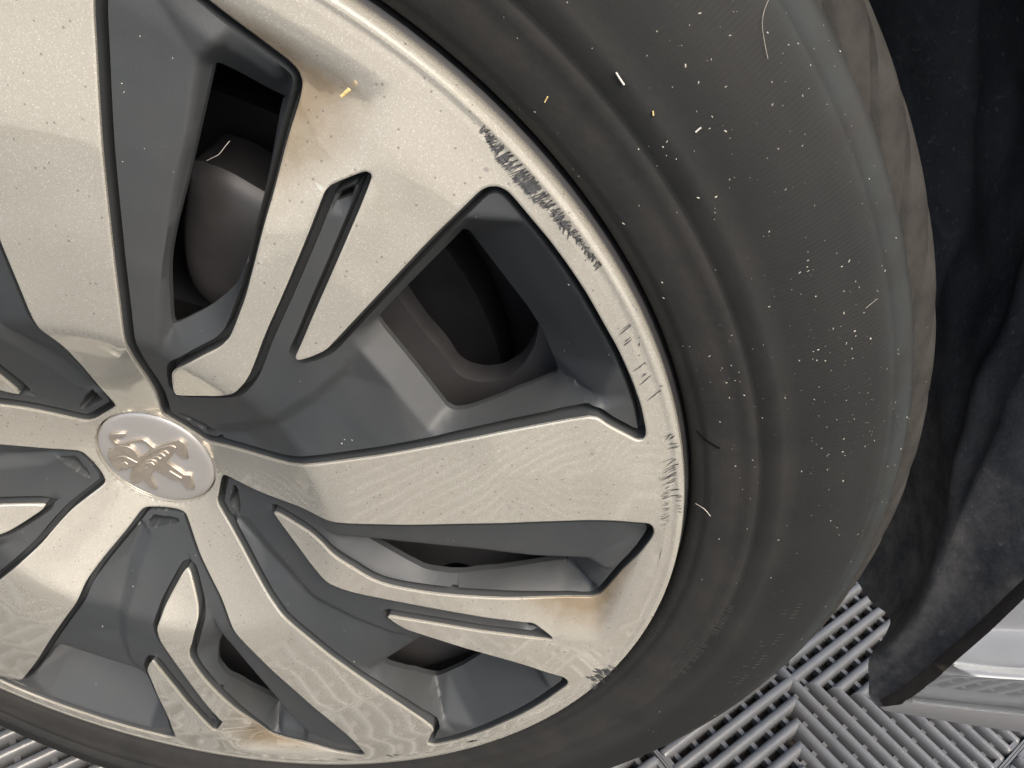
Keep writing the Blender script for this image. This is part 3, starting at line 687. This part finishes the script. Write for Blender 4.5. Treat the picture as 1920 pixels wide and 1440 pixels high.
# ---- scuffs and scratches on the silver edge
def scuffs():
    v = []; f = []
    def zc(r): return float(zprof(r)) + 0.15 if r < 209 else float(np.interp(r, [209, 210.4, 211.7, 212.3, 212.9, 213.5], [.76, .6, .52, .76, 1.09, 1.16])) + .10
    def streak(p, q, w):
        p = np.array(p[:2]); q = np.array(q[:2]); d = q - p; L = np.hypot(*d)
        if L < .05: return
        nrm_ = np.array([-d[1], d[0]]) / L; o = len(v); seg = 4
        for i in range(seg + 1):
            t = i / seg; ww = w * min(1.0, .12 + t * 2.2) * random.uniform(.7, 1.2); c = p + d * t + nrm_ * random.uniform(-.08, .08) * w
            for s_ in (-1, 1):
                x = c + nrm_ * s_ * ww; v.append((x[0] * S, x[1] * S, zc(np.hypot(*x)) * S))
        for i in range(seg): f.append((o + 2 * i, o + 2 * i + 1, o + 2 * i + 3, o + 2 * i + 2))
    U = np.array(D['SCU'])[:, :2]; L = np.array(D['SCL'])[:, :2]
    def par(A, t):
        s_ = np.r_[0, np.cumsum(np.hypot(*np.diff(A, axis=0).T))]; s_ /= s_[-1]
        return np.array([np.interp(t, s_, A[:, 0]), np.interp(t, s_, A[:, 1])])
    for i in range(620):
        t = random.random() ** 1.0
        hi = par(U, t); a = math.atan2(hi[1], hi[0]); hi = np.array([math.cos(a), math.sin(a)]) * random.uniform(209.8, 212.6)
        lo = par(L, min(1, max(0, t + random.uniform(-.02, .02)))); lo = lo + (hi - lo) * random.uniform(-.22, .35) * random.random()
        if random.random() < .25: hi = lo + (hi - lo) * random.uniform(.25, .7)
        if random.random() < .08 or math.sin(t * 47) + math.sin(t * 113 + 1) > 1.35: continue
        streak(lo, hi, random.uniform(.05, .19))
    for m in D['MARKS']: 
        streak(m[0], m[1], random.uniform(.10, .24))
        if random.random() < .5: streak(np.array(m[0][:2]) + .3, np.array(m[1][:2]) + [.2, .3], .09)
    for i in range(34):      # hairline scratches at the edge
        a = R(random.uniform(2.0, 9.5)); r = 210; l = random.uniform(.8, 3.5); a2 = a + R(random.uniform(-.4, .1))
        streak((r * math.cos(a), r * math.sin(a)), ((r - l) * math.cos(a2), (r - l) * math.sin(a2)), random.uniform(.05, .12))
    P = np.array(D['PATCH'])[:, :2]; c = P.mean(0)
    for i in range(70):
        t = random.random(); q = P[random.randrange(len(P))]; s_ = c + (q - c) * random.uniform(.1, 1); 
        streak(s_, s_ + np.array([-2.4, 1.4]) * random.uniform(.5, 1.2), random.uniform(.2, .5))
    for (r, dg, n) in ((206, -66, 10), (208, -52, 8), (208.5, 36, 6)):
        for i in range(n):
            a = R(dg + random.uniform(-.8, .8)); streak((r * math.cos(a), r * math.sin(a)), ((r + 2) * math.cos(a + .01), (r + 2) * math.sin(a + .01)), .25)
    o = mk('scuff_marks', v, f, SCUFF, wheel, False); o['kind'] = 'stuff'
    o['label'] = 'dark scrapes and scratches where the rim edge met a kerb'
scuffs()

# ---- debris resting on tyre and cover
def wpos(x, y, z): return W @ Vector((x * S, y * S, z * S))
def flakes():
    v = []; f = []
    def flake(p, nrm_, sx, sy, sz):
        t = nrm_.orthogonal().normalized(); t.rotate(__import__('mathutils').Quaternion(nrm_, random.uniform(0, 6.28))); b = nrm_.cross(t)
        o = len(v)
        for (x, y, z) in ((-1, -.7, 0), (1, -.8, 0), (.9, .8, 0), (-.8, .9, 0), (-.3, -.3, 1), (.6, .1, .8), (.0, .5, .9)):
            x *= random.uniform(.7, 1.2); y *= random.uniform(.7, 1.2)
            q = p + t * x * sx + b * y * sy + nrm_ * z * sz; v.append(tuple(q))
        f.extend([(o, o + 1, o + 5, o + 4), (o + 1, o + 2, o + 5), (o + 2, o + 6, o + 5), (o + 2, o + 3, o + 6), (o + 3, o + 4, o + 6), (o + 3, o, o + 4), (o + 4, o + 5, o + 6)])
    Wn = W.to_3x3()
    cl = [(random.uniform(8, 80), random.uniform(228, 282)) for _ in range(26)]
    for i in range(640):
        if random.random() < .35:
            c = random.choice(cl); a = R(c[0] + random.gauss(0, 3.5)); r = c[1] + random.gauss(0, 9)
        else:
            a = R(min(95, max(-32, random.gauss(30, 30)))); r = random.uniform(223, 296) if random.random() < .4 else random.uniform(252, 296)
        r = min(297, max(221, r)); z = tp_z(r); dz = (tp_z(r + .5) - tp_z(r - .5))
        nw = Vector((math.cos(a) * -dz, math.sin(a) * -dz, 1)).normalized()
        s_ = random.choice((.00006, .00008, .00011, .00018)) * random.uniform(.7, 1.25)
        flake(wpos(r * math.cos(a), r * math.sin(a), z), Wn @ nw, s_ * random.uniform(1, 2.4), s_, s_ * .8)
    # the same dust on the cover and its inserts, dropped onto the real surface
    from mathutils.bvhtree import BVHTree
    def bvh(o): return BVHTree.FromPolygons([tuple(q.co) for q in o.data.vertices], [tuple(q.vertices) for q in o.data.polygons])
    bi, bc = bvh(ins), bvh(cover)
    for i in range(420):
        r = math.sqrt(random.uniform(45 ** 2, 207 ** 2)); a = random.uniform(0, 2 * math.pi); k = round((a - R(45)) / R(72))
        al = a - k * R(72); q = Vector((r * S * math.cos(al), r * S * math.sin(al), 0.05))
        hit = bi.ray_cast(q, Vector((0, 0, -1)))
        if hit[0] is None or hit[1].z < .75 or random.random() < .35:
            hit = bc.ray_cast(Vector((r * S * math.cos(a), r * S * math.sin(a), .05)), Vector((0, 0, -1)))
            if hit[0] is None or random.random() < .75: continue
            loc, nn_ = hit[0], hit[1]
        else:
            rz = Matrix.Rotation(k * R(72), 3, 'Z'); loc, nn_ = rz @ hit[0], rz @ hit[1]
        s_ = random.choice((.00010, .00013, .0002)) * random.uniform(.7, 1.2)
        flake(W @ loc, Wn @ nn_, s_ * random.uniform(1, 2), s_, s_ * .8)
    o = mk('dust_flakes', v, f, DUST, None, False); o['kind'] = 'stuff'
    o['label'] = 'pale dust specks scattered over the tyre and the wheel cover'
flakes()

def stick(name, pts, w, mat, label, cat):
    """a thin curved fibre or splinter laid along wheel-plane points (mm)"""
    cu = bpy.data.curves.new(name, 'CURVE'); cu.dimensions = '3D'; cu.bevel_depth = w * S; cu.bevel_resolution = 1; cu.resolution_u = 6; cu.use_fill_caps = True
    sp = cu.splines.new('NURBS'); sp.points.add(len(pts) - 1); sp.use_endpoint_u = True; sp.order_u = 3
    for p, q in zip(sp.points, pts): p.co = (*wpos(*q), 1)
    o = bpy.data.objects.new('tmp', cu); sc.collection.objects.link(o)
    m = bpy.data.meshes.new_from_object(o.evaluated_get(bpy.context.evaluated_depsgraph_get())); bpy.data.objects.remove(o)
    m.materials.clear(); m.materials.append(mat); m.name = name
    o = link(bpy.data.objects.new(name, m)); o['label'] = label; o['category'] = cat; return o
DB = [('pale_fibre', [[218.62, 14.93, -3.59], [220.46, 15.87, -1.33], [222.42, 14.85, -0.44], [224.07, 12.27, -0.45]], 0.11, 'W', 'curved white fibre lying on the tyre level with the wheel centre', 'fibre'), ('wood_chip', [[180.65, 167.69, 2.81], [181.65, 166.18, 2.76], [182.78, 164.79, 2.74]], 0.26, 'W', 'largest pale splinter, on the upper tyre near the top of the picture', 'splinter'), ('wood_chip', [[201.49, 153.01, 1.35], [202.07, 153.68, 1.25], [202.8, 154.21, 1.15]], 0.24, 'W', 'short pale splinter beside a group of specks on the upper right sidewall', 'splinter'), ('wood_chip', [[190.32, 158.51, 2.52], [190.55, 157.42, 2.81]], 0.22, 'S', 'small yellowish splinter on the sidewall just below a round yellow grain', 'splinter'), ('straw_bit', [[163.89, 160.71, 0.6], [163.08, 159.17, 0.47]], 0.2, 'S', 'thin yellow straw bit on the tyre close to the rim near the top', 'straw'), ('dried_petal', [[110.48, 159.9, 2.5], [111.71, 160.84, 2.33], [112.79, 161.77, 2.17]], 0.55, 'S', 'yellow dried petal on the silver cover above the narrow slot', 'petal'), ('pale_fibre', [[64.11, 137.34, -6.0], [67.44, 139.25, -4.0], [69.97, 140.55, -3.0], [71.93, 142.66, -3.0], [73.99, 144.59, -3.0]], 0.09, 'W', 'kinked hair hanging in the dark upper left window opening', 'fibre'), ('pale_fibre', [[215.9, 181.35, -10.91], [214.6, 179.29, -8.4], [215.04, 174.89, -6.69], [217.36, 169.14, -6.09]], 0.05, 'D', 'long thin fibre on the tyre at the top of the picture', 'fibre'), ('pale_fibre', [[257.67, 98.99, -6.67], [259.21, 100.2, -7.54], [261.01, 100.97, -9.14]], 0.06, 'D', 'short straight fibre on the outer sidewall close to the shoulder edge', 'fibre'), ('rubber_crumb', [[214.49, 50.9, -1.9], [216.79, 48.77, -0.8], [219.0, 47.61, -0.23], [222.64, 46.03, 0.53]], 0.26, 'B', 'thin black crack-like rubber shred on the tyre right of the rim', 'shred'), ('leaf_bit', [[292.28, 41.55, -31.0], [293.72, 42.91, -32.5], [295.98, 43.21, -36.0]], 0.9, 'B', 'small dark brown crumb stuck on the tyre shoulder', 'crumb')]
for name, pts, w, mat, label, cat in DB:
    stick(name, pts, w, {'W': WHITE, 'S': STRAW, 'D': DUST, 'B': CRUMB}[mat], label, cat)

# ---------------------------------------------------------------- car: arch liner, arch edge, sill, wing
def grid(name, rows, mat, parent, smooth=True, sharp=None, thick=0.0):
    v = [p for r in rows for p in r]; m = len(rows[0]); f = []
    for j in range(len(rows) - 1):
        for i in range(m - 1): f.append((j * m + i, j * m + i + 1, (j + 1) * m + i + 1, (j + 1) * m + i))
    o = mk(name, v, f, mat, parent, smooth, sharp)
    if thick:
        md = o.modifiers.new('solid', 'SOLIDIFY'); md.thickness = thick; md.offset = 0
    return o

def catmull(P, n):
    P = [np.array(p, float) for p in P]; P = [2 * P[0] - P[1]] + P + [2 * P[-1] - P[-2]]; out = []
    for i in range(1, len(P) - 2):
        for k in range(n):
            t = k / n; a, b, c, d = P[i - 1:i + 3]
            out.append(.5 * (2 * b + (c - a) * t + (2 * a - 5 * b + 4 * c - d) * t * t + (3 * b - a - 3 * c + d) * t ** 3))
    out.append(P[-2]); return out

LB = [[0.3857, 0.06, 0.1729], [0.3751, 0.064, 0.1617], [0.3714, 0.07, 0.1671], [0.3687, 0.08, 0.1786], [0.3791, 0.1, 0.1808], [0.3931, 0.12, 0.1693], [0.3963, 0.135, 0.158], [0.3962, 0.15, 0.1475], [0.3943, 0.165, 0.1418], [0.3903, 0.18, 0.14], [0.375, 0.2, 0.1401]]      # lower edge of the liner, outboard to inboard (world metres)
def liner():
    E0 = catmull(LB, 8); rows = []
    from mathutils import noise as mn
    cyl = []
    for p in E0:
        dx, dz = p[0], p[2] - .30; cyl.append((math.hypot(dx, dz), math.atan2(dz, dx), p[1]))
    NT = 90
    for j in range(NT + 1):
        t = (j / NT) ** 1.6; row = []
        for i, (r0, a0, y0) in enumerate(cyl):
            u = i / (len(cyl) - 1)
            a = a0 + (R(118) - a0) * t
            s_ = min(1, t * 6)
            yt = 0.058 + 0.19 * u; y = y0 + (yt - y0) * (s_ * s_ * (3 - 2 * s_))
            rt = 0.396 - 0.030 * min(1, u * 4) + 0.004 * math.sin(u * 5) - 0.035 * max(0, u - .75) * 4
            r = r0 + (rt - r0) * (s_ * s_ * (3 - 2 * s_))
            r += 0.004 * mn.noise(Vector((a * 4, u * 3, 1))) + 0.0035 * mn.noise(Vector((a * 11, u * 9, 5)))
            r -= 0.006 * math.exp(-((u - .33 - .25 * t) / .05) ** 2) * s_      # moulded crease
            row.append((r * math.cos(a), y, .30 + r * math.sin(a)))
        rows.append(row)
    # close off towards the car's inside
    o = grid('wheel_arch_liner', rows, LINER, car, True, None, 0.0)
    back = []
    for j in range(0, NT + 1, 3):
        p = rows[j][-1]; back.append([p, (p[0] * .2, p[1] + .04, .30 + (p[2] - .30) * .2)])
    grid('inner_arch_panel', back, BLACK, car, True)
liner()

SK = {'rows': [[[0.3825, 0.046, 0.2908], [0.4, 0.046, 0.2918], [0.4339, 0.046, 0.2949], [0.512, 0.046, 0.3011]], [[0.3777, 0.043, 0.2659], [0.3975, 0.043, 0.2683], [0.4346, 0.043, 0.2725], [0.5219, 0.043, 0.286]], [[0.3716, 0.04, 0.2425], [0.3977, 0.04, 0.2476], [0.4378, 0.04, 0.257], [0.5287, 0.04, 0.2749]], [[0.3696, 0.038, 0.2427], [0.3954, 0.038, 0.2482], [0.4363, 0.038, 0.258], [0.5267, 0.038, 0.2757]], [[0.3596, 0.028, 0.2504], [0.3864, 0.028, 0.256], [0.4271, 0.028, 0.2655], [0.5141, 0.028, 0.2832]], [[0.3583, 0.0265, 0.2501], [0.3854, 0.0265, 0.2559], [0.4264, 0.0265, 0.2656], [0.513, 0.0265, 0.2833]], [[0.3589, 0.0275, 0.2464], [0.387, 0.0275, 0.2521], [0.4288, 0.0275, 0.2616], [0.5165, 0.0275, 0.2797]], [[0.3631, 0.034, 0.2279], [0.3958, 0.034, 0.2328], [0.441, 0.034, 0.2391], [0.5385, 0.034, 0.2573]], [[0.3671, 0.041, 0.2078], [0.4054, 0.041, 0.214], [0.454, 0.041, 0.2228], [0.5553, 0.041, 0.242]], [[0.3615, 0.036, 0.2114], [0.3994, 0.036, 0.2171], [0.4496, 0.036, 0.2262], [0.5493, 0.036, 0.2452]], [[0.3602, 0.0345, 0.2115], [0.3987, 0.0345, 0.2175], [0.4487, 0.0345, 0.2266], [0.548, 0.0345, 0.2456]], [[0.3612, 0.036, 0.2072], [0.4014, 0.036, 0.2132], [0.4522, 0.036, 0.2221], [0.5528, 0.036, 0.2409]], [[0.3651, 0.05, 0.1808], [0.4186, 0.05, 0.1835], [0.4773, 0.05, 0.1909], [0.5897, 0.05, 0.2059]], [[0.4045, 0.09, 0.1192], [0.4663, 0.09, 0.1229], [0.5313, 0.09, 0.1309], [0.6618, 0.09, 0.1485]]], 'lip': [[[0.3872, 0.048, 0.3191], [0.3827, 0.0462, 0.2906], [0.3779, 0.0432, 0.2656], [0.3708, 0.0392, 0.2421], [0.3585, 0.0267, 0.2498], [0.3635, 0.0342, 0.2273], [0.3629, 0.037, 0.2101], [0.368, 0.05, 0.1808]], [[0.3894, 0.054, 0.3153], [0.3846, 0.0522, 0.2863], [0.3796, 0.0492, 0.2608], [0.3723, 0.0452, 0.2367], [0.3632, 0.036, 0.2399], [0.3649, 0.0402, 0.2215], [0.3646, 0.043, 0.2043], [0.3701, 0.056, 0.1753]], [[0.3968, 0.066, 0.306], [0.3917, 0.0642, 0.2757], [0.3865, 0.0612, 0.249], [0.3789, 0.0572, 0.2237], [0.3698, 0.048, 0.2265], [0.3713, 0.0522, 0.2076], [0.3711, 0.055, 0.1901], [0.3772, 0.068, 0.1612]]]}      # sill profile lines: each a list of world points from the arch edge rearwards
def sill():
    rows = [catmull(l, 4) for l in SK['rows']]
    o = grid('sill_panel', rows[:-3], CARP, car, True, 50)
    grid('sill_trim', rows[-4:], TRIM, car, True, 40)
    bm = bmesh.new(); bm.from_mesh(o.data)
    bm.to_mesh(o.data); bm.free()
    grid('arch_edge', [catmull(l, 6) for l in SK['lip']], LIP, car, True, 40)
sill()
# front wing above the arch, out of the frame: keeps daylight from entering behind the wheel
def wing():
    rows = []
    for j in range(0, 41):
        a = R(16 + (180 + 0) * j / 40); p = (.372 * math.cos(a), .040, .30 + .372 * math.sin(a))
        k = 1.0
        top = 0.98
        q = (p[0] * 1.35 + (.02 if p[0] > 0 else -.02), .035, min(top, .30 + .372 * math.sin(a) * 2.4)) 
        rows.append([p, ((p[0] + q[0]) / 2, .030, (p[2] + q[2]) / 2), q])
    grid('front_wing', rows, CARP, car, True)
wing()

# ---------------------------------------------------------------- floor of ribbed tiles
gs = 150.0
floor = mk('floor', [(-1.6, -1.6, -.0165), (1.7, -1.6, -.0165), (1.7, 1.3, -.0165), (-1.6, 1.3, -.0165)], [(0, 1, 2, 3)], CONC, None, False)
floor['kind'] = 'structure'
PALE = m_plain('pale_concrete', (0.17, 0.165, 0.155), 0.8, var=0.15, scale=3, bump=0.1, bs=60, bd=0.002)
apron = []
for (x0, x1, y0, y1) in ((-gs, gs, -gs, -1.30), (-gs, gs, 1.05, gs), (-gs, -1.35, -1.30, 1.05), (1.45, gs, -1.30, 1.05)): apron += [(x0, y0, -.004), (x1, y0, -.004), (x1, y1, -.004), (x0, y1, -.004)]
ground = mk('ground', apron, [(4 * i, 4 * i + 1, 4 * i + 2, 4 * i + 3) for i in range(4)], PALE, None, False)
ground['kind'] = 'structure'
PIT = 0.0132; HALF = 0.1386; CROSS = 0.0189
def tile_mesh():
    v = []; f = []
    prof = [(-.0046, -.0155), (-.0043, -.0070), (-.0037, -.0038), (-.0027, -.0014), (-.0013, -.0002), (0, 0.0), (.0013, -.0002), (.0027, -.0014), (.0037, -.0038), (.0043, -.0070), (.0046, -.0155)]
    def rib(c, dirx, s0, s1, round_end):
        """rib at cross coordinate c running along u (dirx) or v, from s0 (mitred inner end) to s1 (outer, rounded)"""
        o = len(v); n = len(prof); sg = 1 if s1 > s0 else -1
        st = []
        for y, z in prof: st.append((s0(y) if callable(s0) else s0, y, z))
        stations = [st, [(s1 - sg * .004, y, z) for y, z in prof], [(s1 - sg * .0012, y * .93, min(z, -.0008)) for y, z in prof], [(s1, y * .8, min(z, -.0028) - .0004) for y, z in prof]]
        for s_ in stations:
            for a, y, z in s_: v.append((a, c + y, z) if dirx else (c + y, a, z))
        for j in range(3):
            for i in range(n - 1):
                q = (o + j * n + i, o + j * n + i + 1, o + (j + 1) * n + i + 1, o + (j + 1) * n + i); f.append(q if (sg > 0) ^ (not dirx) else q[::-1])
        f.append(tuple(o + 3 * n + i for i in range(n)))
    E = HALF - .0022
    for k in range(-10, 11):
        c = k * PIT
        for sg in (-1, 1):
            s1 = sg * E
            # sectors +u / -u : ribs along u ; mitred on the diagonals |v| = |u|
            def s0(y, c=c, sg=sg): return sg * max(abs(c + y), .0)
            rib(c, True, _S(s0, sg), s1, True)
            rib(c, False, _S(s0, sg), s1, True)
    # cross bars under the ribs and the frame round the tile
    def box(x0, x1, y0, y1, z0, z1):
        o = len(v); v.extend([(x, y, z) for z in (z0, z1) for (x, y) in ((x0, y0), (x1, y0), (x1, y1), (x0, y1))])
        f.extend([(o + 4, o + 5, o + 6, o + 7), (o, o + 1, o + 5, o + 4), (o + 1, o + 2, o + 6, o + 5), (o + 2, o + 3, o + 7, o + 6), (o + 3, o, o + 4, o + 7)])
    k = 0
    s_ = CROSS * .6
    while s_ < HALF - .004:
        for sg in (-1, 1):
            x = sg * s_; L = s_
            box(x - .0019, x + .0019, -L, L, -.013, -.0062)
            box(-L, L, x - .0019, x + .0019, -.013, -.00625)
        s_ += CROSS
    for sg in (-1, 1):
        x = sg * (HALF - .0009)
        box(x - .0007, x + .0007, -HALF, HALF, -.013, -.0012)
        box(-HALF + .0017, HALF - .0017, x - .0007, x + .0007, -.013, -.00125)
    # linked rib ends
    for k in range(-10, 10, 2):
        c = (k + .5) * PIT
        for sg in (-1, 1):
            x0 = sg * (E - .0035); x1 = sg * E
            box(min(x0, x1), max(x0, x1), c - PIT / 2, c + PIT / 2, -.010, -.0021)
            box(c - PIT / 2, c + PIT / 2, min(x0, x1), max(x0, x1), -.010, -.00205)
    return v, f
class _S:
    def __init__(s, fn, sg): s.fn = fn; s.sg = sg
    def __call__(s, y): return s.fn(y)
    def __lt__(s, o): return s.sg > 0
    def __gt__(s, o): return s.sg < 0
tv, tf = tile_mesh()
tm = bpy.data.meshes.new('floor_tile'); tm.from_pydata(tv, [], tf); tm.validate()
tm.polygons.foreach_set('use_smooth', [True] * len(tm.polygons)); tm.set_sharp_from_angle(angle=R(40)); tm.materials.append(TILE)
bm = bmesh.new(); bm.from_mesh(tm); bmesh.ops.recalc_face_normals(bm, faces=bm.faces); bm.to_mesh(tm); bm.free()
u_ = np.array([0.72296715, 0.69088241]); v_ = np.array([-u_[1], u_[0]])
QU, QV = 0.4185, -0.1455; PS = 2 * HALF
for i in range(-6, 4):
    for j in range(-5, 5):
        p = (QU + i * PS) * u_ + (QV + j * PS) * v_
        if not (-1.25 < p[0] < 1.35 and -1.25 < p[1] < 0.95): continue
        t = link(bpy.data.objects.new('floor_tile', tm), floor)
        t.location = (p[0], p[1], 0); t.rotation_euler = (0, 0, math.atan2(u_[1], u_[0]))
bpy.context.view_layer.update()
